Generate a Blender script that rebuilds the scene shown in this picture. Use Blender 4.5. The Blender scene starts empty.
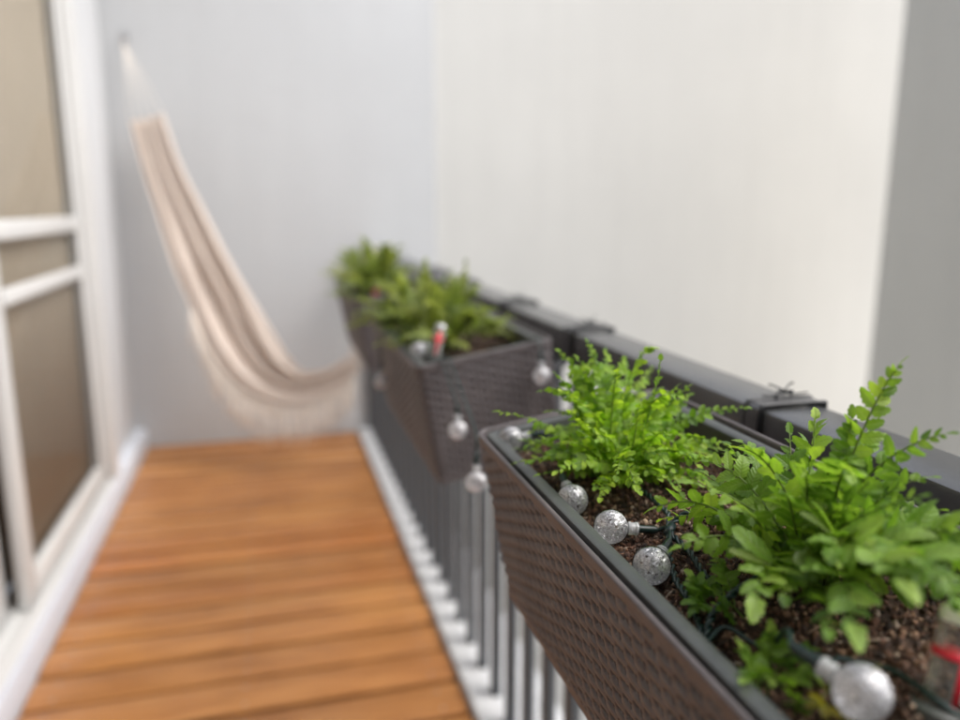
import bpy, bmesh, math, random
from mathutils import Vector, Matrix, Euler, noise
R = math.radians
random.seed(7)
S = bpy.context.scene
C = S.collection
Z = Vector((0, 0, 1))

# ------------------------------------------------------------------ helpers
def link(name, me, parent=None, mat=None):
    o = bpy.data.objects.new(name, me)
    C.objects.link(o)
    if parent: o.parent = parent
    if mat:
        for m in (mat if isinstance(mat, (list, tuple)) else [mat]): me.materials.append(m)
    return o

def tag(o, label=None, cat=None, group=None, kind=None):
    if label: o['label'] = label
    if cat: o['category'] = cat
    if group: o['group'] = group
    if kind: o['kind'] = kind
    return o

def empty(name, loc=(0, 0, 0), rot=(0, 0, 0), **k):
    o = bpy.data.objects.new(name, None)
    C.objects.link(o)
    o.empty_display_size = .05
    o.location = loc; o.rotation_euler = rot
    return tag(o, **k)

class MB:
    """collects shapes and links them as one mesh object"""
    def __init__(self):
        self.v, self.f, self.uv, self.mi = [], [], [], []
    def add(self, vs, fs, uv=None, mi=0):
        n = len(self.v)
        self.v += [tuple(p) for p in vs]
        for i, f in enumerate(fs):
            self.f.append([a + n for a in f])
            self.uv.append([uv[a] for a in f] if uv else [(0, 0)] * len(f))
            self.mi.append(mi)
    def box(self, x0, x1, y0, y1, z0, z1, b=0.0, mi=0):
        bm = bmesh.new()
        bmesh.ops.create_cube(bm, size=1)
        for v in bm.verts:
            v.co = Vector(((x0 + x1) / 2 + v.co.x * (x1 - x0), (y0 + y1) / 2 + v.co.y * (y1 - y0), (z0 + z1) / 2 + v.co.z * (z1 - z0)))
        if b: bmesh.ops.bevel(bm, geom=bm.edges[:], offset=b, segments=2, affect='EDGES', profile=.5)
        self.bm(bm, mi=mi)
    def bm(self, bm, M=None, mi=0):
        bm.verts.index_update()
        vs = [(M @ v.co) if M else v.co.copy() for v in bm.verts]
        self.add(vs, [[v.index for v in f.verts] for f in bm.faces], mi=mi)
        bm.free()
    def tube(self, pts, r, n=8, cap=True, mi=0):
        pts = [Vector(p) for p in pts]
        rs = r if isinstance(r, (list, tuple)) else [r] * len(pts)
        vs, fs = [], []
        up = None
        for i, p in enumerate(pts):
            t = (pts[min(i + 1, len(pts) - 1)] - pts[max(i - 1, 0)])
            if t.length < 1e-9: t = Z.copy()
            t.normalize()
            if up is None:
                up = t.orthogonal().normalized()
            else:
                up = (up - t * up.dot(t))
                up = up.normalized() if up.length > 1e-6 else t.orthogonal().normalized()
            b = t.cross(up)
            for k in range(n):
                a = 2 * math.pi * k / n
                vs.append(p + (up * math.cos(a) + b * math.sin(a)) * rs[i])
        m = len(pts)
        for i in range(m - 1):
            for k in range(n):
                fs.append([i * n + k, i * n + (k + 1) % n, (i + 1) * n + (k + 1) % n, (i + 1) * n + k])
        if cap:
            fs.append(list(range(n))[::-1]); fs.append([(m - 1) * n + k for k in range(n)])
        self.add(vs, fs, mi=mi)
    def lathe(self, prof, n=24, M=None, mi=0):
        vs, fs = [], []
        for (r, z) in prof:
            for k in range(n):
                a = 2 * math.pi * k / n
                p = Vector((r * math.cos(a), r * math.sin(a), z))
                vs.append(M @ p if M else p)
        for i in range(len(prof) - 1):
            for k in range(n):
                fs.append([i * n + k, i * n + (k + 1) % n, (i + 1) * n + (k + 1) % n, (i + 1) * n + k])
        if prof[0][0] > 1e-5: fs.append(list(range(n))[::-1])
        if prof[-1][0] > 1e-5: fs.append([(len(prof) - 1) * n + k for k in range(n)])
        self.add(vs, fs, mi=mi)
    def mesh(self, name, smooth=True):
        me = bpy.data.meshes.new(name)
        me.from_pydata(self.v, [], self.f)
        ul = me.uv_layers.new(name='UVMap')
        flat = [c for face in self.uv for uv in face for c in uv]
        ul.data.foreach_set('uv', flat)
        me.polygons.foreach_set('material_index', self.mi)
        me.polygons.foreach_set('use_smooth', [smooth] * len(me.polygons))
        me.update()
        return me
    def build(self, name, mat, parent=None, smooth=True, angle=None):
        me = self.mesh(name, smooth)
        o = link(name, me, parent, mat)
        if smooth and angle: me.set_sharp_from_angle(angle=R(angle))
        return o

def crom(pts, per=8):
    P = [Vector(p) for p in pts]
    P = [P[0] * 2 - P[1]] + P + [P[-1] * 2 - P[-2]]
    out = []
    for i in range(1, len(P) - 2):
        a, b, c, d = P[i - 1:i + 3]
        for k in range(per):
            t = k / per
            out.append(.5 * ((2 * b) + (c - a) * t + (2 * a - 5 * b + 4 * c - d) * t * t + (3 * b - a - 3 * c + d) * t ** 3))
    out.append(P[-2])
    return out

# ------------------------------------------------------------------ materials
class NT:
    def __init__(self, name):
        self.m = bpy.data.materials.new(name); self.m.use_nodes = True
        self.t = self.m.node_tree; self.t.nodes.clear()
        self.out = self.n('ShaderNodeOutputMaterial')
    def n(self, typ, **k):
        nd = self.t.nodes.new(typ)
        for a, b in k.items(): setattr(nd, a, b)
        return nd
    def l(self, a, b): self.t.links.new(a, b)
    def val(self, sock, v):
        if hasattr(v, 'is_linked') or isinstance(v, bpy.types.NodeSocket): self.l(v, sock)
        else: sock.default_value = v
    def pbsdf(self, **k):
        p = self.n('ShaderNodeBsdfPrincipled')
        for a, b in k.items(): self.val(p.inputs[a.replace('_', ' ')], b)
        return p
    def coord(self, kind='Object', scale=(1, 1, 1)):
        tc = self.n('ShaderNodeTexCoord'); mp = self.n('ShaderNodeMapping')
        mp.inputs['Scale'].default_value = scale
        self.l(tc.outputs[kind], mp.inputs['Vector'])
        return mp.outputs[0]
    def noise(self, vec, scale, detail=4, rough=.55):
        x = self.n('ShaderNodeTexNoise')
        x.inputs['Scale'].default_value = scale; x.inputs['Detail'].default_value = detail; x.inputs['Roughness'].default_value = rough
        self.l(vec, x.inputs['Vector'])
        return x.outputs['Fac']
    def ramp(self, fac, stops):
        r = self.n('ShaderNodeValToRGB')
        e = r.color_ramp.elements
        while len(e) < len(stops): e.new(.5)
        for i, (p, c) in enumerate(stops):
            e[i].position = p; e[i].color = (*c, 1)
        self.l(fac, r.inputs[0])
        return r.outputs[0]
    def mix(self, fac, a, b, mode='MIX'):
        x = self.n('ShaderNodeMix', data_type='RGBA', blend_type=mode)
        self.val(x.inputs[0], fac)
        self.val(x.inputs[6], a if not isinstance(a, tuple) else (*a, 1)[:4])
        self.val(x.inputs[7], b if not isinstance(b, tuple) else (*b, 1)[:4])
        return x.outputs[2]
    def math(self, op, a, b=0.0):
        x = self.n('ShaderNodeMath', operation=op)
        self.val(x.inputs[0], a); self.val(x.inputs[1], b)
        return x.outputs[0]
    def bump(self, h, strength, dist):
        b = self.n('ShaderNodeBump')
        b.inputs['Strength'].default_value = strength; b.inputs['Distance'].default_value = dist
        self.l(h, b.inputs['Height'])
        return b.outputs[0]
    def done(self, sh):
        self.l(sh.outputs[0] if hasattr(sh, 'outputs') else sh, self.out.inputs[0]); return self.m

def plain(name, col, rough=.5, metal=0, var=.12, scale=20, bumpk=0, bscale=200, spec=.5, coord='Object'):
    t = NT(name)
    v = t.coord(coord)
    n = t.noise(v, scale)
    c = t.ramp(n, [(.3, tuple(x * (1 - var) for x in col)), (.7, tuple(min(1, x * (1 + var)) for x in col))])
    if name.endswith('_render'):
        st = t.noise(t.coord(coord, (3.0, 3.0, .25)), 1.6, 5, .6)
        c = t.mix(t.ramp(st, [(.45, (0, 0, 0)), (.75, (.35, .35, .35))]), c, tuple(x * .88 for x in col))
        bl = t.noise(v, 14, 6, .7)
        c = t.mix(t.ramp(bl, [(.56, (0, 0, 0)), (.7, (.3, .3, .3))]), c, tuple(x * .9 for x in col))
    p = t.pbsdf(Base_Color=c, Roughness=rough, Metallic=metal)
    p.inputs['Specular IOR Level'].default_value = spec
    if bumpk: t.l(t.bump(t.noise(v, bscale, 3), bumpk, .002), p.inputs['Normal'])
    return t.done(p)

M = {}
M['wall_blue'] = plain('balcony_render', (.525, .538, .548), .9, var=.03, scale=1.2, bumpk=.4, bscale=90, spec=.2)
M['wall_house'] = plain('house_render', (.56, .57, .585), .85, var=.03, scale=1.5, bumpk=.3, bscale=90, spec=.2)
M['wall_cream'] = plain('cream_render', (.715, .70, .66), .9, var=.045, scale=.6, bumpk=.4, bscale=60, spec=.2)
M['wall_grey'] = plain('grey_render', (.57, .55, .495), .9, var=.05, scale=.6, bumpk=.4, bscale=60, spec=.2)
M['sill'] = plain('painted_sill', (.60, .63, .69), .6, var=.05, scale=4)
M['kerb'] = plain('painted_kerb', (.50, .51, .52), .7, var=.07, scale=8, bumpk=.3)
M['ground'] = plain('pale_concrete', (.40, .395, .375), .9, var=.12, scale=.8)
M['white'] = plain('white_aluminium', (.60, .60, .59), .35, var=.02, scale=5)
M['rubber'] = plain('black_rubber', (.02, .02, .02), .6)
M['blind'] = plain('taupe_blind', (.39, .33, .262), .9, var=.06, scale=1.5, bumpk=.5, bscale=300, spec=.1)
M['rail'] = plain('charcoal_powder_coat', (.058, .060, .061), .24, var=.12, scale=30, bumpk=.15, bscale=900, spec=.8)
M['baluster'] = plain('slate_powder_coat', (.060, .066, .073), .62, var=.1, scale=30)
M['liner'] = plain('liner_plastic', (.062, .067, .064), .40, var=.15, scale=40, bumpk=.1, bscale=600)
M['strap'] = plain('satin_steel', (.07, .07, .072), .26, var=.1)
M['black'] = plain('black_wire', (.010, .011, .013), .4)
M['cable'] = plain('dark_green_cable', (.009, .028, .026), .38, var=.2, scale=60)
M['socket'] = plain('dark_green_socket', (.008, .020, .019), .35)
M['red'] = plain('red_plastic', (.72, .018, .045), .35, var=.08)
M['cap'] = plain('white_cap', (.80, .79, .74), .5, var=.04)
M['hook'] = plain('zinc_hook', (.45, .45, .46), .35, metal=.8)
M['rope'] = plain('cotton_cord', (.86, .79, .71), .9, var=.15, scale=80)

def m_wicker():
    t = NT('brown_wicker_plastic')
    v = t.coord()
    n = t.noise(v, 60, 5)
    c = t.ramp(n, [(.25, (.076, .065, .067)), (.75, (.102, .089, .092))])
    dust = t.ramp(t.noise(v, 9, 6), [(.48, (0, 0, 0)), (.75, (.22, .22, .22))])
    c2 = t.mix(dust, c, (.27, .235, .22))
    p = t.pbsdf(Base_Color=c2, Roughness=.5)
    t.l(t.bump(t.noise(v, 700, 2), .25, .0006), p.inputs['Normal'])
    return t.done(p)
M['wicker'] = m_wicker()

def m_deck():
    t = NT('oiled_deck_timber')
    v = t.coord('Object', (1.6, 14, 14))
    g = t.n('ShaderNodeNewGeometry')
    off = t.n('ShaderNodeVectorMath', operation='SCALE')
    cmb = t.n('ShaderNodeCombineXYZ')
    t.l(g.outputs['Random Per Island'], cmb.inputs[0]); t.l(g.outputs['Random Per Island'], cmb.inputs[2])
    t.l(cmb.outputs[0], off.inputs[0]); off.inputs['Scale'].default_value = 37
    ad = t.n('ShaderNodeVectorMath', operation='ADD')
    t.l(v, ad.inputs[0]); t.l(off.outputs[0], ad.inputs[1])
    grain = t.noise(ad.outputs[0], 2.2, 7, .62)
    fine = t.noise(ad.outputs[0], 14, 4, .6)
    c = t.ramp(grain, [(.28, (.24, .098, .029)), (.5, (.45, .200, .064)), (.72, (.60, .305, .113))])
    c = t.mix(t.math('MULTIPLY', fine, .35), c, (.20, .065, .015))
    tone = t.ramp(g.outputs['Random Per Island'], [(0, (.60, .56, .54)), (.25, (1, .97, .95)), (.5, (1.12, 1.12, 1.1)), (.75, (.80, .76, .74)), (1, (1.0, .84, .70))])
    c = t.mix(1.0, c, tone, 'MULTIPLY')
    patch = t.noise(t.coord('Object', (1, 1, 1)), 2.4, 3)
    c = t.mix(t.ramp(patch, [(.45, (0, 0, 0)), (.75, (.45, .45, .45))]), c, (.56, .26, .075))
    p = t.pbsdf(Base_Color=c, Roughness=t.ramp(fine, [(.2, (.25,) * 3), (.8, (.42,) * 3)]))
    p.inputs['Specular IOR Level'].default_value = .4
    t.l(t.bump(fine, .35, .003), p.inputs['Normal'])
    return t.done(p)
M['deck'] = m_deck()

def m_leaf(name, lo, hi, tipc, trans=.50):
    t = NT(name)
    g = t.n('ShaderNodeNewGeometry')
    oi = t.n('ShaderNodeObjectInfo')
    rnd = g.outputs['Random Per Island']
    c = t.ramp(rnd, [(0, (.20, .13, .045)), (.018, lo), (.55, hi), (1, tipc)])
    tone = t.ramp(oi.outputs['Random'], [(0, (.62, .70, .60)), (.5, (1, 1, 1)), (1, (1.12, 1.05, .9))])
    c = t.mix(1.0, c, tone, 'MULTIPLY')
    uv = t.n('ShaderNodeUVMap'); sx = t.n('ShaderNodeSeparateXYZ')
    t.l(uv.outputs[0], sx.inputs[0])
    across = t.math('ABSOLUTE', sx.outputs[1])
    mid = t.ramp(across, [(0, (1, 1, 1)), (.10, (.6, .6, .6)), (.2, (0, 0, 0))])
    c = t.mix(t.math('MULTIPLY', mid, .45), c, (.30, .42, .12))
    # side veins rise at an angle to the midrib
    vv = t.math('SINE', t.math('SUBTRACT', t.math('MULTIPLY', sx.outputs[0], 44.0), t.math('MULTIPLY', across, 9.0)))
    mott = t.noise(t.coord(), 120, 4)
    c = t.mix(t.ramp(mott, [(.4, (0, 0, 0)), (.75, (.4, .4, .4))]), c, tuple(x * .55 for x in lo))
    h = t.math('ADD', t.math('MULTIPLY', vv, .35), t.math('MULTIPLY', mid, -1.2))
    nb = t.bump(h, .55, .0007)
    p = t.pbsdf(Base_Color=c, Roughness=.36); p.inputs['Specular IOR Level'].default_value = .5
    t.l(nb, p.inputs['Normal'])
    tr = t.n('ShaderNodeBsdfTranslucent')
    t.l(t.mix(1.0, c, (1.25, 1.3, .55), 'MULTIPLY'), tr.inputs[0])
    mx = t.n('ShaderNodeMixShader'); mx.inputs[0].default_value = trans
    t.l(p.outputs[0], mx.inputs[1]); t.l(tr.outputs[0], mx.inputs[2])
    return t.done(mx)
M['leaf_lime'] = m_leaf('lime_fern_leaf', (.13, .25, .020), (.27, .485, .038), (.44, .62, .075))
M['leaf_green'] = m_leaf('green_fern_leaf', (.105, .21, .030), (.235, .405, .058), (.37, .53, .10))
M['leaf_olive'] = m_leaf('olive_fern_leaf', (.17, .22, .065), (.27, .33, .10), (.36, .40, .14))
M['leaf_yellow'] = m_leaf('yellowing_leaf', (.20, .19, .03), (.34, .27, .04), (.16, .22, .04))
M['stem'] = plain('fern_stem', (.13, .20, .035), .5, var=.25, scale=60)

def m_soil():
    t = NT('potting_mix')
    g = t.n('ShaderNodeNewGeometry')
    c = t.ramp(g.outputs['Random Per Island'], [(0, (.014, .009, .007)), (.25, (.060, .030, .018)), (.5, (.13, .060, .036)), (.72, (.23, .115, .07)), (.88, (.40, .25, .16)), (1, (.60, .48, .38))])
    v = t.coord()
    n = t.noise(v, 220, 5)
    c = t.mix(t.ramp(n, [(.35, (.75,) * 3), (.65, (0,) * 3)]), c, (.030, .017, .012))
    p = t.pbsdf(Base_Color=c, Roughness=.85)
    t.l(t.bump(t.noise(v, 900, 4), .6, .001), p.inputs['Normal'])
    return t.done(p)
M['soil'] = m_soil()
M['loam'] = plain('dark_loam', (.050, .028, .019), .95, var=.5, scale=150, bumpk=1, bscale=500)

def m_glass():
    t = NT('clear_acrylic')
    g = t.n('ShaderNodeBsdfGlass'); g.inputs['IOR'].default_value = 1.46; g.inputs['Roughness'].default_value = 0.0
    g.inputs['Color'].default_value = (.99, .99, 1, 1)
    return t.done(g)
M['crystal'] = None
def m_bubble():
    t = NT('silvery_bubble')
    p = t.pbsdf(Base_Color=(.97, .97, .98, 1), Roughness=.12, Metallic=.3)
    return t.done(p)
M['bubble'] = m_bubble()
def m_core():
    t = NT('crackled_core')
    v = t.coord()
    vo = t.n('ShaderNodeTexVoronoi', feature='DISTANCE_TO_EDGE'); vo.inputs['Scale'].default_value = 620; t.l(v, vo.inputs['Vector'])
    n = t.noise(v, 430, 3, .65)
    gl = t.n('ShaderNodeBsdfGlossy'); gl.inputs['Roughness'].default_value = .08; gl.inputs['Color'].default_value = (.98, .98, .99, 1)
    df = t.n('ShaderNodeBsdfDiffuse'); df.inputs[0].default_value = (.97, .97, .98, 1)
    tl = t.n('ShaderNodeBsdfTranslucent'); tl.inputs[0].default_value = (.98, .98, .98, 1)
    m1 = t.n('ShaderNodeMixShader'); m1.inputs[0].default_value = .40
    t.l(df.outputs[0], m1.inputs[1]); t.l(tl.outputs[0], m1.inputs[2])
    m2 = t.n('ShaderNodeMixShader'); m2.inputs[0].default_value = .32
    t.l(m1.outputs[0], m2.inputs[1]); t.l(gl.outputs[0], m2.inputs[2])
    cl = t.n('ShaderNodeBsdfTransparent'); cl.inputs[0].default_value = (.96, .96, .97, 1)
    mx = t.n('ShaderNodeMixShader')      # trapped bubbles between clear gaps
    t.l(t.ramp(n, [(.44, (.05, .05, .05)), (.50, (.95, .95, .95))]), mx.inputs[0])
    t.l(cl.outputs[0], mx.inputs[1]); t.l(m2.outputs[0], mx.inputs[2])
    return t.done(mx)
M['core'] = m_core()
def m_pane(name, col, ior, mixk):
    t = NT(name)
    tr = t.n('ShaderNodeBsdfTransparent'); tr.inputs[0].default_value = (*col, 1)
    gl = t.n('ShaderNodeBsdfGlossy'); gl.inputs['Roughness'].default_value = .03
    fr = t.n('ShaderNodeFresnel'); fr.inputs[0].default_value = ior
    mx = t.n('ShaderNodeMixShader')
    t.l(t.math('MULTIPLY', fr.outputs[0], mixk), mx.inputs[0]); t.l(tr.outputs[0], mx.inputs[1]); t.l(gl.outputs[0], mx.inputs[2])
    return t.done(mx)
M['crystal'] = m_pane('clear_acrylic_shell', (.99, .99, 1.0), 1.49, 1.0)
M['pane'] = m_pane('window_glass', (.95, .955, .95), 1.45, .10)
def m_tube():
    t = NT('scuffed_clear_tube')
    tr = t.n('ShaderNodeBsdfTransparent'); tr.inputs[0].default_value = (.93, .94, .93, 1)
    p = t.pbsdf(Base_Color=(.62, .62, .60, 1), Roughness=.22)
    lw = t.n('ShaderNodeLayerWeight'); lw.inputs[0].default_value = .45
    mx = t.n('ShaderNodeMixShader')
    t.l(t.math('ADD', t.math('MULTIPLY', lw.outputs['Facing'], .7), .04), mx.inputs[0]); t.l(tr.outputs[0], mx.inputs[1]); t.l(p.outputs[0], mx.inputs[2])
    return t.done(mx)
M['clear'] = m_tube()
def m_frost():
    t = NT('milky_neck')
    p = t.pbsdf(Base_Color=(.80, .82, .84, 1), Roughness=.2, Transmission_Weight=.6)
    return t.done(p)
M['neck'] = m_frost()
def m_cloth():
    t = NT('cotton_hammock_cloth')
    uv = t.n('ShaderNodeUVMap'); sx = t.n('ShaderNodeSeparateXYZ'); t.l(uv.outputs[0], sx.inputs[0])
    v = t.coord()
    w = t.math('SINE', t.math('MULTIPLY', sx.outputs[0], 900.0)); w2 = t.math('SINE', t.math('MULTIPLY', sx.outputs[1], 420.0))
    cmb = t.n('ShaderNodeCombineXYZ'); t.l(sx.outputs[1], cmb.inputs[0])
    st = t.noise(cmb.outputs[0], 26, 2)
    c = t.ramp(st, [(.35, (.80, .715, .645)), (.52, (.84, .765, .70)), (.7, (.88, .81, .75))])
    c = t.mix(t.ramp(t.noise(v, 15), [(.3, (.12,) * 3), (.7, (0,) * 3)]), c, (.5, .38, .30))
    p = t.pbsdf(Base_Color=c, Roughness=.95); p.inputs['Specular IOR Level'].default_value = .1
    t.l(t.bump(t.math('ADD', w, w2), .3, .001), p.inputs['Normal'])
    tr = t.n('ShaderNodeBsdfTranslucent'); t.l(c, tr.inputs[0])
    mx = t.n('ShaderNodeMixShader'); mx.inputs[0].default_value = .38
    t.l(p.outputs[0], mx.inputs[1]); t.l(tr.outputs[0], mx.inputs[2])
    return t.done(mx)
M['cloth'] = m_cloth()

# ------------------------------------------------------------------ setting
END = 4.40
g = MB(); g.add([(-60, -60, -3), (60, -60, -3), (60, 60, -3), (-60, 60, -3)], [[0, 1, 2, 3]])
tag(g.build('ground', M['ground'], smooth=False), kind='structure')

d = MB()
y = -1.2
while y < END - .01:
    w = .136
    y1 = min(y + w, END - .004)
    zt = random.uniform(-.0015, .0015)
    d.box(-.688, .452, y, y1, -.024, zt, .004)
    for sx in (-.62, -.12, .385):
        for sy in (y + .03, y1 - .03): d.lathe([(.0042, zt - .002), (.0042, zt + .0006), (.0030, zt + .0010), (0, zt + .0004)], 10, Matrix.Translation((sx, sy, 0)), mi=1)
    y += w + .019
tag(d.build('deck', [M['deck'], M['hook']], angle=40), kind='structure')
s = MB(); s.box(-1.1, .70, -1.2, END - .003, -.26, -.040); s.box(.456, .645, -1.2, END - .003, -.0395, .022, .006)
tag(s.build('balcony_slab', M['kerb'], smooth=False), kind='structure')
s = MB(); s.box(-1.0, -.692, -1.2, END - .003, -.039, .104, .004)
tag(s.build('door_step', M['sill'], angle=40), kind='structure')
s = MB(); s.box(-1.1, -.25, -1.2, END - .003, 3.30, 3.5)
tag(s.build('ceiling', M['wall_house'], smooth=False), kind='structure')

s = MB(); s.box(-1.1, .944, END, END + .22, -3.01, 3.6, .008)
tag(s.build('end_wall', M['wall_blue'], angle=40), 'pale blue-grey rendered wall behind the hammock at the far end of the deck', 'wall')
s = MB()
s.box(-1.0, -.742, 3.665, END - .004, .107, 3.297, .004)
s.box(-1.0, -.742, -1.2, 3.662, 2.44, 3.297)
s.box(-1.1, .72, -1.42, -1.203, -.26, 3.3)  # unseen wall behind the camera, added to keep light off the planter ends
tag(s.build('house_wall', M['wall_house'], angle=40), 'narrow strip of white house wall between the glass door and the hammock corner, plus an added unseen shade wall', 'wall')

s = MB(); s.box(.99, 6.6, 6.5, 6.9, -3.01, 4.3)
tag(s.build('cream_wall', M['wall_cream'], smooth=False), 'tall plain cream wall of the neighbouring house beyond the railing', 'wall')
s = MB(); s.box(4.0, 6.2, 2.4, 4.35, -3.01, 4.3)
tag(s.build('grey_wall', M['wall_grey'], smooth=False), 'plain grey wall standing before the cream wall beyond the nearest planter', 'wall')

# ------------------------------------------------------------------ sliding door
dr = empty('sliding_door', (-.76, 2.3, .105), label='white framed sliding glass door with two midrails beside the wooden deck', cat='door')
inv = Matrix.Translation((.76, -2.3, -.105))
def dpart(mb, name, mat, parent=dr, **k):
    o = mb.build(name, mat, parent, **k)
    if parent is dr: o.matrix_parent_inverse = inv
    return o
f = MB()
f.box(-.86, -.700, 3.525, 3.66, .108, 2.44, .006)
f.box(-.86, -.706, -1.2, 3.522, 2.36, 2.44, .006)
f.box(-.728, -.700, 3.505, 3.528, .16, 2.36, .003)
dpart(f, 'door_frame', M['white'], angle=40)
f = MB()
f.box(-.86, -.700, -1.2, 3.522, .108, .122, .003)
f.box(-.722, -.716, -1.2, 3.52, .122, .140, .002); f.box(-.772, -.766, -1.2, 3.52, .122, .140, .002); f.box(-.822, -.816, -1.2, 3.52, .122, .140, .002)
dpart(f, 'door_track', M['white'], angle=40)
def leaf(x, y0, y1, rails):
    lf = MB()
    lf.box(x - .016, x + .016, y0, y0 + .085, .126, 2.357, .004)
    lf.box(x - .016, x + .016, y1 - .085, y1, .126, 2.357, .004)
    lf.box(x - .015, x + .015, y0 + .086, y1 - .086, .126, .215, .004)
    lf.box(x - .015, x + .015, y0 + .086, y1 - .086, 2.28, 2.357, .004)
    o = dpart(lf, 'door_leaf', M['white'], angle=40)
    gp = MB(); gp.box(x - .003, x + .003, y0 + .083, y1 - .083, .212, 2.283)
    gp.build('glass_pane', M['pane'], o, smooth=False)
    for z0, z1 in rails:
        r = MB(); r.box(x + .004, x + .020, y0 + .087, y1 - .087, z0, z1, .003)
        r.build('midrail', M['white'], o, angle=40)
    gk = MB()
    for yy in (y0 + .0865, y1 - .0905): gk.box(x + .0035, x + .009, yy, yy + .004, .218, 2.278)
    gk.build('gasket', M['rubber'], o, smooth=False)
    return o
leaf(-.744, 2.36, 3.51, ((1.02, 1.068), (1.205, 1.262)))
leaf(-.794, 1.16, 2.33, ((1.02, 1.068),))
leaf(-.794, -.05, 1.155, ((1.02, 1.068),))
def blind(x, y0, y1, lab):
    b = MB(); n = 40; vs, fs = [], []
    for i in range(n + 1):
        yy = y0 + i * (y1 - y0) / n
        for z in (.135, 2.35): vs.append((x + .0015 * math.sin(i * .9), yy, z))
    for i in range(n): fs.append([2 * i, 2 * i + 2, 2 * i + 3, 2 * i + 1])
    b.add(vs, fs)
    bo = b.build('roller_blind', M['blind'])
    sm = bo.modifiers.new('thick', 'SOLIDIFY'); sm.thickness = .002
    tag(bo, lab, 'blind', 'taupe blinds behind the sliding door')
blind(-.772, 2.375, 3.515, 'taupe fabric blind behind the glass door panel with two midrails')
blind(-.835, -1.1, 3.5, 'taupe fabric blind behind the nearer door panel at the edge of the photo')

# ------------------------------------------------------------------ railing
rl = empty('balcony_railing', (.553, 1.6, .022), label='charcoal metal railing with a flat top rail and slim balusters carrying the planters', cat='railing')
RX0, RX1, RZ = .515, .592, 1.080
def rp(mb, name, mat, **k):
    o = mb.build(name, mat, rl, **k); o.matrix_parent_inverse = Matrix.Translation((-.553, -1.6, -.022)); return o
t = MB(); t.box(RX0, RX1, -1.2, END - .003, RZ - .052, RZ, .004)
rp(t, 'top_rail', M['rail'], angle=40)
t = MB(); t.box(-.011, .011, -.017, .017, 0, 1.006 - .0005, .0015)
bmesh_ = t.mesh('baluster'); bmesh_.materials.append(M['baluster']); bmesh_.set_sharp_from_angle(angle=R(40))
for k in range(32):
    o = bpy.data.objects.new('baluster', bmesh_); C.objects.link(o); o.parent = rl
    o.location = (-.025, .34 + .13 * k - 1.6, 0)

# ------------------------------------------------------------------ planters
PH = R(9); PL, PWD, PHH = .60, .232, .205
YS = [.215, 1.18, 2.10]
ROT = Matrix.Rotation(-PH, 4, 'Y')
def pmat(k):
    base = Vector((.218, YS[k], 1.048)) - (ROT @ Vector((0, 0, PHH)))
    return Matrix.Translation(base) @ ROT

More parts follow.
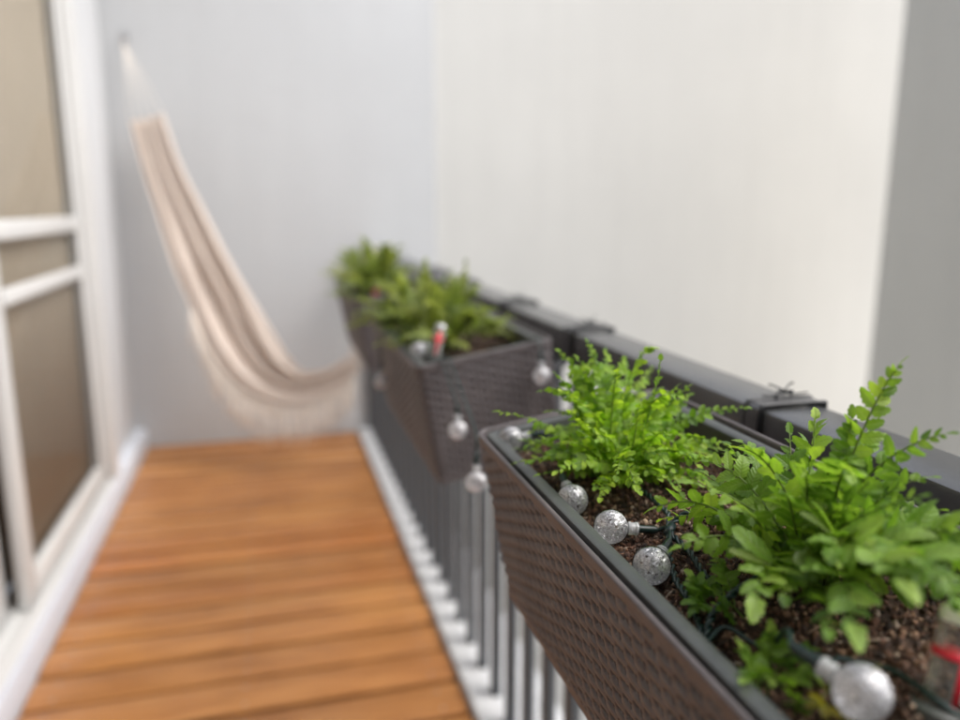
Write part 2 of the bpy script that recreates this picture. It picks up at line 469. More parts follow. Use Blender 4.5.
def basket_mesh():
    r = .014
    per = []      # perimeter samples (pos, normal, arc length)
    step = .00115
    def seg(p0, p1, nx, ny):
        Ls = math.hypot(p1[0] - p0[0], p1[1] - p0[1]); n = int(Ls / step)
        for i in range(n):
            a = i / n; per.append((p0[0] + (p1[0] - p0[0]) * a, p0[1] + (p1[1] - p0[1]) * a, nx, ny))
    def arc(cx, cy, a0):
        for i in range(10):
            a = a0 + (math.pi / 2) * i / 10
            per.append((cx + r * math.cos(a), cy + r * math.sin(a), math.cos(a), math.sin(a)))
    W, L = PWD, PL
    seg((0, L - r), (0, r), -1, 0); arc(r, r, math.pi)
    seg((r, 0), (W - r, 0), 0, -1); arc(W - r, r, 1.5 * math.pi)
    seg((W, r), (W, L - r), 1, 0); arc(W - r, L - r, 0)
    seg((W - r, L), (r, L), 0, 1); arc(r, L - r, math.pi / 2)
    s = [0]
    for i in range(1, len(per)): s.append(s[-1] + math.hypot(per[i][0] - per[i - 1][0], per[i][1] - per[i - 1][1]))
    rows = int(PHH / .0011)
    N = len(per)
    vs, fs = [], []
    PU, PV = .038, .0073
    for j in range(rows + 1):
        z = PHH * j / rows
        edge = min(1, max(0, (PHH - .011 - z) / .003)) * min(1, max(0, (z - .010) / .003))
        inset = .006 * (1 - z / PHH)
        for i in range(N):
            u, v = s[i] / PU, z / PV
            row = math.floor(v); fv = v - row
            ph = (u + (.5 if row % 2 else 0)) % 1.0
            # flat strand with a slanted pit where it dives under the next stake
            # a strand runs over, then dives under a narrow stake: one pit on either side of the stake
            dy = (ph - .5) * PU
            pz = (fv - .5) / .40
            pit = 0
            for c_, k_ in ((-.0042, .8), (.0042, 1.0)):
                px = (dy - c_ + .0005 * pz) / .0027
                q_ = 1 - px * px - pz * pz
                if q_ > 0: pit = max(pit, k_ * q_ ** .55)
            h = -.0090 * pit + .0007 * math.cos(2 * math.pi * ph) - .0003 * math.cos(2 * math.pi * fv) + .0004 * noise.noise((u * 1.7, v * .5, 3.0))
            h = h if dy * dy > .0024 ** 2 or abs(fv - .5) > .48 else h - .0008
            if z > PHH - .008: h0 = .0013
            else: h0 = 0
            h = h * edge + h0 - inset
            x, y_, nx, ny = per[i]
            vs.append((x + nx * h, y_ + ny * h, z))
        if j: 
            for i in range(N):
                a = (j - 1) * N + i; b_ = (j - 1) * N + (i + 1) % N
                fs.append([a, b_, b_ + N, a + N])
    # rolled top edge and inner wall of the shell, then the floor
    top = rows * N
    def ring(off, z):
        n0 = len(vs)
        for (x, y_, nx, ny) in per: vs.append((x + nx * off, y_ + ny * off, z))
        return n0
    prev = top
    for off, z in ((.0006, PHH + .0012), (-.0012, PHH + .0016), (-.0030, PHH + .0010), (-.0038, PHH - .0015), (-.0045, PHH - .03)):
        cur = ring(off, z)
        for i in range(N): fs.append([prev + i, prev + (i + 1) % N, cur + (i + 1) % N, cur + i])
        prev = cur
    fs.append(list(range(N))[::-1])
    mb = MB(); mb.add(vs, fs)
    me = mb.mesh('basket'); me.materials.append(M['wicker'])
    return me

def rrect(x0, x1, y0, y1, r, n=6):
    out = []
    for cx, cy, a0 in ((x0 + r, y0 + r, math.pi), (x1 - r, y0 + r, 1.5 * math.pi), (x1 - r, y1 - r, 0), (x0 + r, y1 - r, math.pi / 2)):
        for i in range(n + 1):
            a = a0 + math.pi / 2 * i / n
            out.append((cx + r * math.cos(a), cy + r * math.sin(a)))
    return out
def liner_mesh():
    mb = MB(); vs, fs = [], []
    prof = [(.0082, PHH - .030), (.0082, PHH - .003), (.0090, PHH - .0010), (.0104, PHH - .0005), (.0188, PHH - .0010), (.0202, PHH - .0020), (.0208, PHH - .0045), (.0215, PHH - .075)]
    prev = None
    for off, z in prof:
        loop = rrect(off, PWD - off, off, PL - off, max(.003, .014 - off * .5))
        n0 = len(vs); vs += [(x, y_, z) for x, y_ in loop]; m = len(loop)
        if prev is not None:
            for i in range(m): fs.append([prev + i, prev + (i + 1) % m, n0 + (i + 1) % m, n0 + i])
        prev = n0
    mb.add(vs, fs)
    me = mb.mesh('liner'); me.materials.append(M['liner']); me.set_sharp_from_angle(angle=R(35))
    return me

def soil_mesh(seed, count):
    rnd = random.Random(seed)
    mb = MB()
    x0, x1, y0, y1 = .0208, PWD - .0208, .0208, PL - .0208
    nx, ny = 40, 100
    def hz(x, y_):
        return PHH - .030 + .007 * noise.noise((x * 22, y_ * 22, seed)) + .003 * noise.noise((x * 90, y_ * 90, seed)) + .004 * math.sin(math.pi * (x - x0) / (x1 - x0))
    vs, fs = [], []
    for j in range(ny + 1):
        for i in range(nx + 1):
            x = x0 + (x1 - x0) * i / nx; y_ = y0 + (y1 - y0) * j / ny
            vs.append((x, y_, hz(x, y_)))
    for j in range(ny):
        for i in range(nx):
            a = j * (nx + 1) + i; fs.append([a, a + 1, a + nx + 2, a + nx + 1])
    mb.add(vs, fs, mi=1)
    ico = bmesh.new(); bmesh.ops.create_icosphere(ico, subdivisions=1, radius=1)
    iv = [v.co.copy() for v in ico.verts]; ico.verts.index_update(); fi = [[v.index for v in f.verts] for f in ico.faces]; ico.free()
    for k in range(count):
        x = rnd.uniform(x0 + .002, x1 - .002); y_ = rnd.uniform(y0 + .002, y1 - .002)
        r = .0008 + .0024 * rnd.random() ** 2.0
        E_ = Euler((rnd.uniform(0, 6), rnd.uniform(0, 6), rnd.uniform(0, 6))).to_matrix()
        sc = Vector((rnd.uniform(.7, 1.5), rnd.uniform(.6, 1.1), rnd.uniform(.5, 1)))
        c = Vector((x, y_, hz(x, y_) + r * rnd.uniform(-.1, .7)))
        mb.add([c + E_ @ Vector((p.x * sc.x, p.y * sc.y, p.z * sc.z)) * r * rnd.uniform(.8, 1.2) for p in iv], fi)
    # a few bark slivers and dead stalks
    for k in range(count // 60):
        x = rnd.uniform(x0 + .01, x1 - .01); y_ = rnd.uniform(y0 + .01, y1 - .01); a = rnd.uniform(0, 6.3); l = rnd.uniform(.004, .014)
        p = Vector((x, y_, hz(x, y_) + .002)); q = p + Vector((math.cos(a) * l, math.sin(a) * l, rnd.uniform(-.001, .003)))
        mb.tube([p, (p + q) / 2 + Vector((0, 0, .0006)), q], [.0006, .0009, .0004], 5)
    me = mb.mesh('potting_soil', smooth=False)
    me.materials.append(M['soil']); me.materials.append(M['loam'])
    return me

bask, linr = basket_mesh(), liner_mesh()
PLAB = ['brown wicker planter nearest on the railing, clear round bulbs on its soil',
        'brown wicker planter in the middle of the three, clear bulb dangling at its end',
        'brown wicker planter half hidden by foliage at the far end of the railing']
SLAB = ['reddish brown granular soil around the clear bulbs in the nearest planter', 'brown soil under the olive fern in the middle planter', 'brown soil in the far planter by the end wall']
for k in range(3):
    PM = pmat(k)
    root = empty('planter_box', label=PLAB[k], cat='planter', group='wicker planters hung along the railing')
    root.matrix_world = PM
    o = bpy.data.objects.new('basket', bask); C.objects.link(o); o.parent = root
    o = bpy.data.objects.new('liner', linr); C.objects.link(o); o.parent = root
    # water gauge: clear tube with a red float, a white cap and a black socket, leaning towards the rim
    gx, gy = [(.111, .073), (.046, .085), (.06, .09)][k]
    MG = Matrix.Translation((gx, gy, PHH - (.030 if k != 1 else .008))) @ Euler((R(-7), R(24), 0)).to_matrix().to_4x4()
    g_ = MB(); g_.lathe([(.0092, .0), (.0092, .050), (.0080, .0515), (.0070, .050), (.0070, .002), (0, .002)], 24, MG)
    gt = g_.build('water_gauge', M['clear'], root, angle=40)
    g_ = MB()
    g_.lathe([(.0093, .0300), (.0099, .0305), (.0099, .0335), (.0093, .0340)], 24, MG)
    g_.build('red_ring', M['red'], gt, angle=40)
    g_ = MB(); bd = []
    for z in (.004, .044):
        for a in (-.24, -.12, 0, .12, .24):
            bd.append(MG @ Vector((.00945 * math.cos(a + R(262)), .00945 * math.sin(a + R(262)), z)))
    g_.add(bd, [[q, q + 1, q + 6, q + 5] for q in range(4)])
    rb = g_.build('red_band', M['red'], gt); sm_ = rb.modifiers.new('thick', 'SOLIDIFY'); sm_.thickness = .0006
    g_ = MB(); g_.lathe([(.0070, .0485), (.0098, .049), (.0100, .054), (.0080, .0570), (.004, .0585), (0, .059)], 24, MG)
    g_.build('cap', M['cap'] if k == 0 else M['hook'], gt, angle=40)
    g_ = MB(); g_.lathe([(.017, -.012), (.017, .002), (.014, .004), (.0098, .004), (.0098, -.010)], 24, MG)
    g_.build('socket', M['liner'], gt, angle=40)
    # hanger brackets over the top rail
    for ly in (.095, PL - .095):
        yy = YS[k] + ly
        s_ = MB()
        zt = RZ + .0035
        w = .013
        # strap: rises behind the basket, bends over the rail and turns down on the far side
        path = [(.462, 1.012), (.490, 1.014), (.5075, 1.026), (.5095, 1.05), (RX0 - .0045, zt - .012), (RX0 - .003, zt - .003), (RX0 + .003, zt + .0008), (.555, zt + .0012), (RX1 + .001, zt + .0004), (RX1 + .0042, zt - .003), (RX1 + .0046, zt - .022)]
        vs, fs = [], []
        for x, z in path:
            for dy, dz in ((-w, -.0012), (w, -.0012), (w, .0008), (-w, .0008)):
                up_ = x > RX1 + .003 or (.50 < x < RX0 - .001)
                vs.append((x + ((dz if x > RX1 else -dz) if up_ else 0), yy + dy, z + (0 if up_ else dz)))
        for i in range(len(path) - 1):
            for a in range(4): fs.append([i * 4 + a, i * 4 + (a + 1) % 4, i * 4 + 4 + (a + 1) % 4, i * 4 + 4 + a])
        fs += [[3, 2, 1, 0], [len(vs) - 4, len(vs) - 3, len(vs) - 2, len(vs) - 1]]
        s_.add(vs, fs)
        br = s_.build('bracket', M['strap'], root, smooth=False)
        br.matrix_parent_inverse = PM.inverted()
        e_ = MB()
        for dy in (-w, w):
            e_.tube(crom([(x, yy + dy, z + .0006) for x, z in path], 4), .0021, 8)
        e_.build('wire_edge', M['black'], br)
        q = MB()
        cx, cy, cz = .560, yy + w - .001, zt + .004
        q.tube(crom([(cx - .026, cy + .003, cz + .001), (cx - .008, cy, cz + .002), (cx + .002, cy + .001, cz + .005), (cx - .012, cy + .004, cz + .012), (cx - .016, cy + .008, cz + .013)], 5), .0011, 6)
        q.tube(crom([(cx + .030, cy - .002, cz + .003), (cx + .010, cy, cz + .002), (cx, cy - .001, cz + .006), (cx + .010, cy + .004, cz + .013), (cx + .013, cy + .002, cz + .014)], 5), .0011, 6)
        q.tube(crom([(cx - .012, cy - .004, cz - .001), (cx - .006, cy + .002, cz + .006), (cx + .002, cy + .004, cz + .003), (cx + .008, cy - .003, cz + .006), (cx + .004, cy - .006, cz)], 5), .0016, 6)
        q.build('wire_tie', M['black'], br)
    so = bpy.data.objects.new('potting_soil', soil_mesh(k + 3, [14000, 900, 300][k])); C.objects.link(so)
    so.matrix_world = PM
    tag(so, SLAB[k], 'soil', kind='stuff')

# ------------------------------------------------------------------ ferns
def add_pinna(mb, p, d, up, L, W, crenate, curl, rnd, lobes=5, n=11):
    """one leaflet: rounded outline with lobed edges, folded at the midrib and bent along its length"""
    d = d.normalized(); b = d.cross(up).normalized(); up = b.cross(d).normalized()
    vs, uv, fs = [], [], []
    tw = rnd.uniform(-.8, .8)
    fold = rnd.uniform(.10, .40)
    ph = rnd.uniform(0, 6.3)
    for i in range(n + 1):
        s = i / n
        w = W * .5 * (math.sin(math.pi * min(1, s ** .72 * .97 + .03)) ** .5) * (1 - .12 * s)
        bend = curl * s * s
        c = p + d * (L * s * (1 - .25 * abs(bend))) - up * (L * bend * .5)
        a = tw * s
        bb = b * math.cos(a) + up * math.sin(a); uu = up * math.cos(a) - b * math.sin(a)
        for j, q in enumerate((-1, -.55, 0, .55, 1)):
            sgn = 1 if q > 0 else -1
            cr = 1 + crenate * (abs(math.sin(math.pi * lobes * s + (.4 if q > 0 else 0))) - .55) * (1 if abs(q) == 1 else .2)
            ww = w * abs(q) * cr
            shift = d * (.10 * L * abs(q) * crenate * math.sin(2 * math.pi * lobes * s + ph) * .3)
            vs.append(c + bb * (sgn * ww if q else 0) + uu * (fold * ww * (1 if abs(q) < 1 else .75) + .05 * ww * math.sin(6 * s + ph)) + shift)
            uv.append((s, q))
    for i in range(n):
        for j in range(4):
            a = i * 5 + j; fs.append([a, a + 1, a + 6, a + 5])
    mb.add(vs, fs, uv)

def frond_mesh(base, tip, arch, pin, rnd, nump=None, loc=Vector()):
    base, tip = Vector(base), Vector(tip)
    v = tip - base; L = v.length
    ctrl = base + v * .45 + Z * (L * arch) + Vector((rnd.uniform(-1, 1), rnd.uniform(-1, 1), 0)) * L * .07
    N = 26
    pts = [(1 - t) ** 2 * base + 2 * t * (1 - t) * ctrl + t * t * tip for t in [i / N for i in range(N + 1)]]
    mb = MB()
    mb.tube([p - loc for p in pts], [.0009 * (1 - .75 * i / N) * pin.get('stem', 1) for i in range(N + 1)], 6, mi=1)
    np_ = nump or max(6, int(L / pin['gap']))
    roll = rnd.uniform(-1, 1) * pin.get('roll', .5)
    face = pin.get('face')
    s0 = pin['bare']
    for k in range(np_):
        s = s0 + (1 - s0) * (k + .5) / np_
        for side in (-1, 1):
            ss = min(.995, max(0, s + side * .25 * (1 - s0) / np_ + rnd.uniform(-.1, .1) / np_))
            x = ss * N; i = min(N - 1, int(x)); p = pts[i].lerp(pts[i + 1], x - i)
            t = (pts[i + 1] - pts[i]).normalized()
            up = (Z - t * t.z)
            up = up.normalized() if up.length > .15 else (Vector((-v.x, -v.y, .3)) - t * t.dot(Vector((-v.x, -v.y, .3)))).normalized()
            if face: up = (up * .35 + (face - t * t.dot(face))).normalized()
            b = t.cross(up)
            up, b = up * math.cos(roll) + b * math.sin(roll), b * math.cos(roll) - up * math.sin(roll)
            sw = .30 + .7 * ((ss - s0) / (1 - s0)) ** 2
            env = min(1, .55 + 1.6 * (ss - s0)) * (1 - max(0, (ss - .55) / .45) ** 1.6 * .72)
            l = pin['len'] * env * rnd.uniform(.72, 1.2)
            dd = b * side * math.cos(sw) + t * math.sin(sw) + up * rnd.uniform(-.45, .6)
            if rnd.random() < pin.get('skip', .04): continue
            add_pinna(mb, p - loc, dd, up + t * rnd.uniform(-.4, .4), l, pin['wid'] * env * rnd.uniform(.8, 1.15), pin['cren'], rnd.uniform(-.1, .9) * pin.get('curl', 1), rnd, pin.get('lobes', 5), pin.get('n', 11))
    # end leaflet
    t = (pts[-1] - pts[-2]).normalized()
    up = Z - t * t.z
    if up.length < .1: up = t.orthogonal()
    add_pinna(mb, pts[-1] - loc, t, up.normalized(), pin['len'] * .6, pin['wid'] * .6, pin['cren'], .3, rnd, 3, pin.get('n', 11))
    return mb

def fern(base, tips, pin, mat, seed, label, group, scatter=0, broad=(), rad=.08, hz=(.02, .11), cat='fern'):
    rnd = random.Random(seed)
    base = Vector(base)
    root = empty('fern', base, label=label, cat=cat, group=group)
    allt = [(Vector(t), .22 + rnd.uniform(-.1, .12)) for t in tips]
    for k in range(scatter):
        a = 2 * math.pi * (k + rnd.random()) / scatter * 3.0
        q = rnd.random() ** .6
        rr = rad * (.25 + .75 * q)
        h = hz[1] - (hz[1] - hz[0]) * (q ** 1.3) + rnd.uniform(-.02, .02)
        allt.append((base + Vector((math.cos(a) * rr, math.sin(a) * rr * 1.15, max(.008, h))), rnd.uniform(.15, .55)))
    nb_ = len(allt)
    allt += [(Vector(t), .35) for t in broad]
    for q_, (t, ar) in enumerate(allt):
        bb = base + Vector((rnd.uniform(-.014, .014), rnd.uniform(-.02, .02), -.004))
        pn = dict(pin, face=Vector((-.35, -.8, .3)), roll=.35, len=pin['len'] * pin.get('tipk', 1), wid=pin['wid'] * pin.get('tipk', 1), gap=pin['gap'] * pin.get('gapk', 1)) if q_ < len(tips) and t.z > base.z + .07 else pin
        if q_ >= nb_: pn = dict(BROAD, face=Vector((-.35, -.75, .55)))
        mb = frond_mesh(bb, t, ar, pn, rnd, loc=base)
        mb.build('frond', [mat, M['stem']], root)
    return root

LIME = dict(gap=.0080, bare=.15, len=.0118, wid=.0086, cren=.55, lobes=3, n=9, skip=.07, curl=1.1, roll=.9)
BIG = dict(gap=.0122, bare=.18, len=.0205, wid=.0112, cren=.30, lobes=4, n=12, skip=.06, stem=1.5, curl=.9, roll=1.1, tipk=.8, gapk=1.0)
BROAD = dict(gap=.0150, bare=.25, len=.031, wid=.0185, cren=.26, lobes=4, n=14, skip=.0, stem=1.7, curl=.5, roll=.3)
OLIVE = dict(gap=.008, bare=.15, len=.022, wid=.011, cren=.35, lobes=3, n=5, skip=.08)
SEED = dict(gap=.009, bare=.4, len=.014, wid=.009, cren=.4, lobes=3, n=8, curl=.5)

GF = 'ferns growing in the wicker planters'
fern((.318, .655, 1.036), [(.300, .694, 1.168), (.280, .718, 1.155), (.333, .724, 1.153), (.206, .686, 1.106), (.407, .761, 1.123), (.435, .624, 1.110),
     (.375, .530, 1.092), (.405, .675, 1.112), (.217, .662, 1.062), (.285, .545, 1.070), (.232, .640, 1.056), (.372, .600, 1.092), (.262, .580, 1.062), (.40, .60, 1.085)],
     LIME, M['leaf_lime'], 11, 'bright lime green frilly fern in the nearest planter, left of the clear bulbs', GF, scatter=60, rad=.108, hz=(.018, .118))
fern((.352, .425, 1.040), [(.392, .401, 1.198), (.375, .419, 1.160), (.402, .370, 1.160), (.360, .461, 1.138), (.300, .470, 1.084), (.325, .515, 1.092), (.290, .405, 1.080),
     (.272, .305, 1.084), (.310, .290, 1.122), (.275, .345, 1.082), (.297, .335, 1.106), (.422, .372, 1.100), (.361, .494, 1.098), (.345, .33, 1.14)],
     BIG, M['leaf_green'], 23, 'large green fern with broad lobed leaflets at the right of the nearest planter', GF, scatter=31, rad=.10, hz=(.03, .105),
     broad=[(.283, .300, 1.088), (.330, .275, 1.105), (.262, .352, 1.078), (.37, .31, 1.12), (.305, .295, 1.112), (.345, .295, 1.095), (.305, .345, 1.108), (.40, .34, 1.10)])
fern((.325, 1.40, 1.038), [(.375, 1.48, 1.19), (.36, 1.42, 1.165), (.27, 1.36, 1.10), (.25, 1.42, 1.12), (.20, 1.47, 1.07), (.19, 1.40, 1.05)], OLIVE, M['leaf_olive'], 31,
     'spiky olive green fern beside the red gauge in the middle planter', GF, scatter=26, rad=.13, hz=(.03, .15))
fern((.30, 1.62, 1.034), [(.23, 1.60, 1.11), (.28, 1.68, 1.16), (.17, 1.56, 1.09), (.17, 1.68, 1.10), (.15, 1.62, 1.05)], OLIVE, M['leaf_olive'], 37,
     'low olive green fern at the far end of the middle planter', GF, scatter=24, rad=.14, hz=(.04, .14))
fern((.31, 2.25, 1.036), [(.22, 2.2, 1.14), (.27, 2.3, 1.20), (.15, 2.17, 1.06), (.16, 2.30, 1.08), (.18, 2.10, 1.09)], OLIVE, M['leaf_olive'], 41,
     'olive green fern rising at the near end of the far planter', GF, scatter=26, rad=.15, hz=(.04, .17))
fern((.30, 2.50, 1.034), [(.18, 2.45, 1.12), (.22, 2.55, 1.15)], OLIVE, M['leaf_olive'], 43,
     'olive green fern spilling from the far end of the far planter', GF, scatter=22, rad=.15, hz=(.03, .15))
fern((.262, .330, 1.026), [(.250, .345, 1.052), (.272, .350, 1.056), (.255, .305, 1.048)], SEED, M['leaf_green'], 51,
     'small dark green seedling on the soil beside the front rim, under the large fern', 'seedlings on the soil', scatter=4, rad=.03, hz=(.012, .03), cat='seedling')
fern((.285, .415, 1.028), [(.268, .43, 1.052), (.292, .44, 1.058), (.27, .40, 1.046)], SEED, M['leaf_green'], 53,
     'small green seedling on the soil next to the twisted cable fork', 'seedlings on the soil', scatter=4, rad=.03, hz=(.012, .03), cat='seedling')
fern((.278, .300, 1.028), [(.262, .298, 1.046), (.28, .282, 1.044)], SEED, M['leaf_yellow'], 57,
     'yellowing little seedling on the soil below the nearest clear bulb', 'seedlings on the soil', scatter=3, rad=.024, hz=(.008, .016), cat='seedling')

# ------------------------------------------------------------------ string lights
def twisted(mb, pts, r=.0014, pitch=.016, twist=True):
    P = crom(pts, 10)
    if not twist:
        mb.tube(P, r * 1.15, 8); return
    # resample to even steps
    out = [P[0]]; acc = 0
    for a, b in zip(P, P[1:]):
        l = (b - a).length; n = max(1, int(l / .0012))
        for i in range(1, n + 1): out.append(a.lerp(b, i / n))
    d_, up = 0, Vector((0, 0, 1))
    A, B = [], []
    for i, p in enumerate(out):
        t = (out[min(i + 1, len(out) - 1)] - out[max(i - 1, 0)]).normalized()
        up = (up - t * up.dot(t)).normalized(); b = t.cross(up)
        if i: d_ += (p - out[i - 1]).length
        a = 2 * math.pi * d_ / pitch
        o = (up * math.cos(a) + b * math.sin(a)) * r
        A.append(p + o); B.append(p - o)
    mb.tube(A, r, 7); mb.tube(B, r, 7)

def globe_mesh(seed, nb=150):
    rnd = random.Random(seed); mb = MB()
    bm = bmesh.new(); bmesh.ops.create_icosphere(bm, subdivisions=4, radius=.0145); mb.bm(bm)
    bm = bmesh.new(); bmesh.ops.create_icosphere(bm, subdivisions=5, radius=.0134)
    for v in bm.verts: v.co *= 1 + rnd.uniform(-.030, .030)
    mb.bm(bm, mi=2)
    me = mb.mesh('light_bulb')
    me.polygons.foreach_set('use_smooth', [m_ == 0 for m_ in mb.mi]); me.materials.append(M['crystal']); me.materials.append(M['bubble']); me.materials.append(M['core'])
    return me
globes = [globe_mesh(k) for k in range(3)]
def bulb(parent, c, axis, k, off):
    """globe with its clear neck and dark socket; axis points from the globe to the cable"""
    o = bpy.data.objects.new('light_bulb', globes[k % 3]); C.objects.link(o); o.parent = parent
    o.location = Vector(c) - off
    q = Vector(axis).normalized().to_track_quat('Z', 'Y')
    o.rotation_mode = 'QUATERNION'; o.rotation_quaternion = q
    n_ = MB(); n_.lathe([(.0052, .0138), (.0056, .016), (.0050, .0165), (.0050, .0195), (.0056, .020), (.0054, .022), (.0030, .0225)], 18)
    n_.build('bulb_neck', M['neck'], o, angle=40)
    s_ = MB(); s_.lathe([(.0030, .0222), (.0034, .0226), (.0034, .036), (.0024, .0385), (.0012, .040)], 14)
    s_.build('bulb_socket', M['socket'], o, angle=40)
    return Vector(c) + Vector(axis).normalized() * .039

O1 = Vector((.27, .5, 1.034))
st = empty('string_lights', O1, label='string of clear crackled round bulbs on dark green cable, lying on the near planter soil', cat='string lights', group='garden string lights')
cb = MB()
def add1(pts, **k): twisted(cb, [Vector(p) - O1 for p in pts], **k)
up = Vector((0, 0, .004))
e1 = bulb(st, (.250, .602, 1.044), (.10, 1.0, .28), 0, O1)
e2 = bulb(st, (.259, .541, 1.043), (1.0, -.22, -.10), 1, O1)
e3 = bulb(st, (.259, .471, 1.042), (.72, .65, .12), 2, O1)
e4 = bulb(st, (.270, .277, 1.066), (-.35, .95, .15), 0, O1)
e5 = bulb(st, (.250, .784, 1.046), (.9, -.3, .2), 1, O1)
J = Vector((.300, .519, 1.044))
add1([e1, (.270, .675, 1.048), (.285, .70, 1.040), (.305, .70, 1.037)], twist=False)
add1([e2, (.301, .528, 1.043), J], twist=False)
add1([e3, (.294, .508, 1.047), J], twist=False)
add1([e5, (.290, .765, 1.045), (.305, .72, 1.040), (.310, .678, 1.042)], twist=False)
add1([(.310, .678, 1.044), (.311, .633, 1.046), (.315, .591, 1.048), (.313, .546, 1.047), J, (.299, .486, 1.041), (.296, .455, 1.036), (.31, .43, 1.036)])
add1([J, (.310, .526, 1.050), (.324, .528, 1.053), (.338, .514, 1.052), (.345, .490, 1.046), (.345, .455, 1.040)])
add1([J, (.283, .489, 1.042), (.272, .459, 1.036), (.267, .430, 1.034), (.260, .407, 1.032), (.252, .386, 1.030)])
add1([(.252, .386, 1.030), (.266, .401, 1.040), (.292, .411, 1.050), (.325, .423, 1.052), (.345, .44, 1.045)])
add1([(.252, .386, 1.030), (.270, .392, 1.036), (.277, .362, 1.038), e4 + Vector((.012, .02, -.004)), e4], twist=False)
add1([e4, (.285, .318, 1.056), (.300, .325, 1.050), (.321, .311, 1.048), (.326, .286, 1.046), (.335, .270, 1.040)], twist=False)
cb.tube([J - O1 + Vector((-.004, -.004, 0)), J - O1 + Vector((.005, .005, .002))], [.0036, .0036], 10)
cb.build('cable', M['cable'], st)

O2 = Vector((.28, 1.2, 1.0))
st2 = empty('string_lights', O2, label='string of clear bulbs dangling from the middle planter on thin dark cable', cat='string lights', group='garden string lights')
cb = MB()
a1 = bulb(st2, (.262, 1.085, .970), (.02, .10, 1), 0, O2)
a2 = bulb(st2, (.205, 1.50, .955), (.02, .05, 1), 1, O2)
a3 = bulb(st2, (.420, 1.155, 1.030), (.0, .15, 1), 2, O2)
a4 = bulb(st2, (.248, .925, .946), (.05, .15, 1), 1, O2)
a5 = bulb(st2, (.243, 1.29, 1.056), (.6, .5, .2), 2, O2)
for pts in ([a1, (.262, 1.13, 1.03), (.258, 1.172, 1.061), (.262, 1.20, 1.060), (.29, 1.30, 1.036)],
            [a2, (.206, 1.502, 1.03), (.214, 1.504, 1.054), (.235, 1.505, 1.054), (.27, 1.45, 1.034), (.29, 1.30, 1.036)],
            [a3, (.42, 1.168, 1.080), (.42, 1.182, 1.088), (.41, 1.21, 1.076), (.37, 1.3, 1.050)],
            [a4, (.252, .945, 1.01), (.262, 1.06, 1.035), (.268, 1.168, 1.062), (.268, 1.205, 1.058)],
            [a5, (.285, 1.305, 1.042), (.30, 1.30, 1.036)]):
    twisted(cb, [Vector(p) - O2 for p in pts], twist=False)
cb.build('cable', M['cable'], st2)

# ------------------------------------------------------------------ hammock
HK = Vector((-.631, END - .045, 2.112))
CL = [(-.543, 4.27, 1.722), (-.480, 4.225, 1.47), (-.400, 4.17, 1.245), (-.325, 4.08, 1.045), (-.245, 4.02, .865), (-.165, 3.94, .695), (-.080, 3.87, .555), (.010, 3.83, .470), (.120, 3.82, .425), (.260, 3.82, .450), (.395, 3.83, .530)]
WD = [.16, .18, .215, .25, .275, .305, .295, .245, .17, .12, .09]
ham = empty('hammock', (-.112, 3.87, .0), label='cream cotton hammock with a fringe hanging across the far corner of the deck', cat='hammock')
HO = Vector((-.112, 3.87, .0))
P = crom(CL, 10); n = len(P)
Wd = [w[0] for w in crom([(w, 0, 0) for w in WD], 10)]
NV = 64
vs, uv, fs = [], [], []
rows = []
for i, p in enumerate(P):
    u = i / (n - 1)
    t = (P[min(i + 1, n - 1)] - P[max(i - 1, 0)]).normalized()
    side = t.cross(Vector((0, -1, 0))).normalized()      # across the strip, towards the upper right
    if side.z < 0: side = -side
    dep = t.cross(side)
    if dep.y > 0: dep = -dep
    row = []
    for j in range(NV + 1):
        v = -1 + 2 * j / NV
        fold = (.018) * math.sin(9.5 * v + 1.5 * u + .6) + (.010) * math.sin(17 * v - 3 * u) + .006 * math.sin(31 * v + 5 * u) + .022 * noise.noise((v * 2.6, u * 3.2, 4.0))
        cup = .055 * (1 - v * v) * (.3 + .7 * math.sin(math.pi * min(1, u * 1.05)))
        row.append(p + side * (Wd[i] * .5 * v * (1 + .05 * math.sin(7 * u + v))) + dep * (fold * (1 - .35 * math.cos(2 * math.pi * u)) - cup + .03))
        uv.append((u, v))
    rows.append(row); vs += [q - HO for q in row]
for i in range(n - 1):
    for j in range(NV):
        a = i * (NV + 1) + j; fs.append([a, a + 1, a + NV + 2, a + NV + 1])
c = MB(); c.add(vs, fs, uv)
co = c.build('cloth', M['cloth'], ham)
sm = co.modifiers.new('thick', 'SOLIDIFY'); sm.thickness = .003
# fringe of knotted strands along the lower edge
fr = MB(); rnd = random.Random(5)
for k in range(260):
    u = .40 + .58 * (k + rnd.random()) / 260
    x = u * (n - 1); i = min(n - 2, int(x)); p = rows[i][0].lerp(rows[i + 1][0], x - i)
    l = (.09 + .12 * math.sin(math.pi * min(1, max(0, (u - .36) / .70)))) * rnd.uniform(.75, 1.15)
    off = Vector((rnd.uniform(-.03, .03), rnd.uniform(-.05, .03), 0))
    pts = [p - HO, p - HO + off * .3 + Vector((0, -.008, -l * .3)), p - HO + off * .8 + Vector((0, -.01, -l * .65)), p - HO + off + Vector((rnd.uniform(-.01, .01), 0, -l))]
    fr.tube(crom(pts, 3), [.0023] * 10, 4)
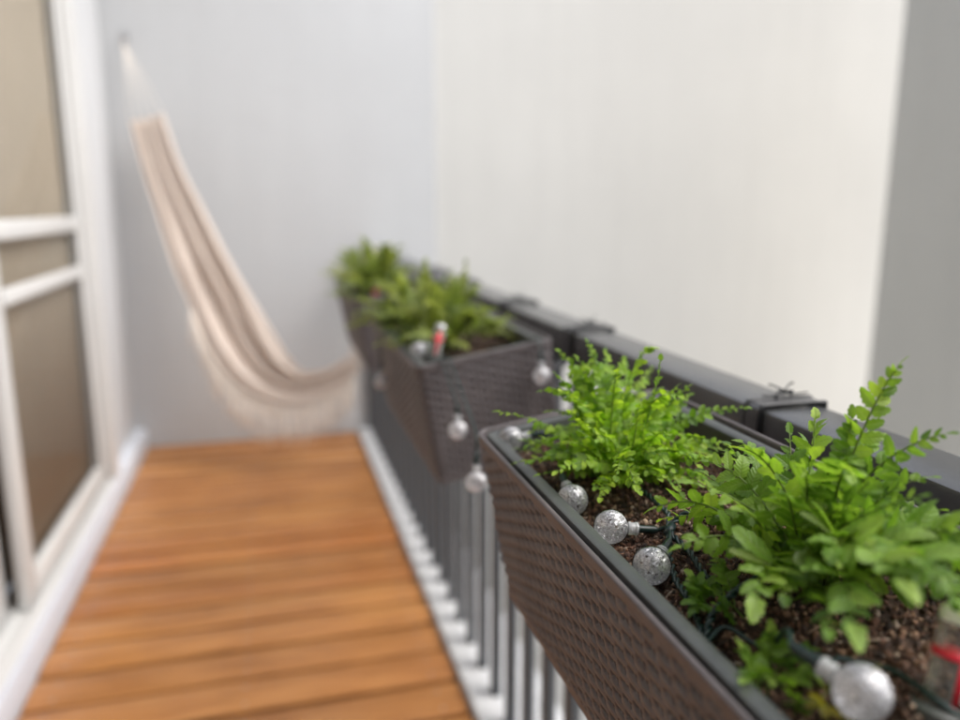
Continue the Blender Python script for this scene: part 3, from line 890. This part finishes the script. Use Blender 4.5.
# net of crossing cords above the strands
for k in range(60):
    u = .44 + .52 * k / 60
    for du in (-.02, .02):
        x = u * (n - 1); i = min(n - 2, int(x)); p = rows[i][0].lerp(rows[i + 1][0], x - i)
        x2 = min(n - 1.001, max(0, (u + du) * (n - 1))); i2 = min(n - 2, int(x2)); p2 = rows[i2][0].lerp(rows[i2 + 1][0], x2 - i2)
        fr.tube([p - HO, (p + p2) / 2 - HO + Vector((0, -.006, -.035)), p2 - HO + Vector((0, -.006, -.075))], .0018, 4)
fr.build('fringe', M['rope'], ham)
kn = MB(); RT = Vector((.505, 4.02, 1.03))
cord = MB()
for j in range(0, NV + 1, 16):
    a = rows[0][j]; cord.tube([a - HO, a.lerp(HK, .5) - HO + Vector((0, 0, -.004)), HK - HO + Vector((0, 0, -.03))], .0022, 5)
cord.tube([HK - HO + Vector((0, 0, -.035)), HK - HO + Vector((0, -.012, .0))], .006, 8)
cord.build('suspension_cord', M['rope'], ham)
cord = MB()
RA = Vector((.553, 4.05, 1.084))
for j in range(0, NV + 1, 4):
    a = rows[-1][j]; q = Vector((.512, 4.04, 1.050)); cord.tube([a - HO, a.lerp(q, .5) - HO + Vector((0, 0, -.01)), q - HO], .0017, 5)
# loop knotted round the top rail
cord.tube(crom([Vector(p) - HO for p in ((.508, 4.04, 1.055), (.509, 4.045, 1.087), (.553, 4.05, 1.088), (.598, 4.05, 1.084), (.599, 4.055, 1.022), (.553, 4.055, 1.021), (.508, 4.05, 1.022), (.508, 4.04, 1.055))], 6), .006, 8)
cord.build('suspension_cord', M['rope'], ham)
h = MB()
h.lathe([(0, 0), (.022, 0), (.022, .004), (.006, .006), (.006, .03)], 16, Matrix.Translation((HK.x, END - .001, HK.z + .02)) @ Matrix.Rotation(R(90), 4, 'X'))
h.tube(crom([(HK.x, END - .028, HK.z + .02), (HK.x, HK.y + .004, HK.z + .01), (HK.x, HK.y, HK.z - .008), (HK.x, HK.y - .022, HK.z - .006), (HK.x, HK.y - .026, HK.z + .016)], 6), .0045, 10)
tag(h.build('wall_hook', M['hook'], angle=40), 'small metal hook high on the end wall holding the hammock cord', 'hook')

# ------------------------------------------------------------------ light
w = bpy.data.worlds.new('World'); S.world = w; w.use_nodes = True
nt = w.node_tree
bg = nt.nodes['Background']; bg.inputs[1].default_value = .14
sky = nt.nodes.new('ShaderNodeTexSky'); sky.sky_type = 'NISHITA'; sky.sun_disc = False
EL, AZ = R(52), R(116)            # sun direction: azimuth from +Y towards +X
sky.sun_elevation = EL; sky.sun_rotation = AZ; sky.dust_density = 4.0; sky.air_density = 1.0; sky.ozone_density = 1.0
hs = nt.nodes.new('ShaderNodeHueSaturation'); hs.inputs['Saturation'].default_value = .5   # thin cloud greys the sky
nt.links.new(sky.outputs[0], hs.inputs['Color']); nt.links.new(hs.outputs[0], bg.inputs[0])
sl = bpy.data.lights.new('sun', 'SUN'); sl.energy = 1.05; sl.angle = R(50); sl.color = (1, .97, .93)
so = bpy.data.objects.new('sun', sl); C.objects.link(so)
sd = Vector((math.sin(AZ) * math.cos(EL), math.cos(AZ) * math.cos(EL), math.sin(EL)))
so.rotation_euler = sd.to_track_quat('Z', 'Y').to_euler()
so.location = sd * 20

# ------------------------------------------------------------------ camera
cd = bpy.data.cameras.new('camera'); cam = bpy.data.objects.new('camera', cd); C.objects.link(cam)
cd.sensor_width = 36; cd.lens = 36 * 770 / 960
cam.location = (0, 0, 1.3)
cam.rotation_euler = (R(90 - 11.3), 0, R(-15.3))
cd.clip_start = .02; cd.clip_end = 300
cd.dof.use_dof = True; cd.dof.focus_distance = .60; cd.dof.aperture_fstop = .028875 / .0126
S.camera = cam
S.view_settings.view_transform = 'Standard'; S.view_settings.look = 'None'; S.view_settings.gamma = 1
S.view_settings.exposure = .96
S.cycles.use_denoising = True
S.cycles.max_bounces = 14; S.cycles.transmission_bounces = 14; S.cycles.transparent_max_bounces = 16; S.cycles.diffuse_bounces = 5
S.cycles.sample_clamp_indirect = 8
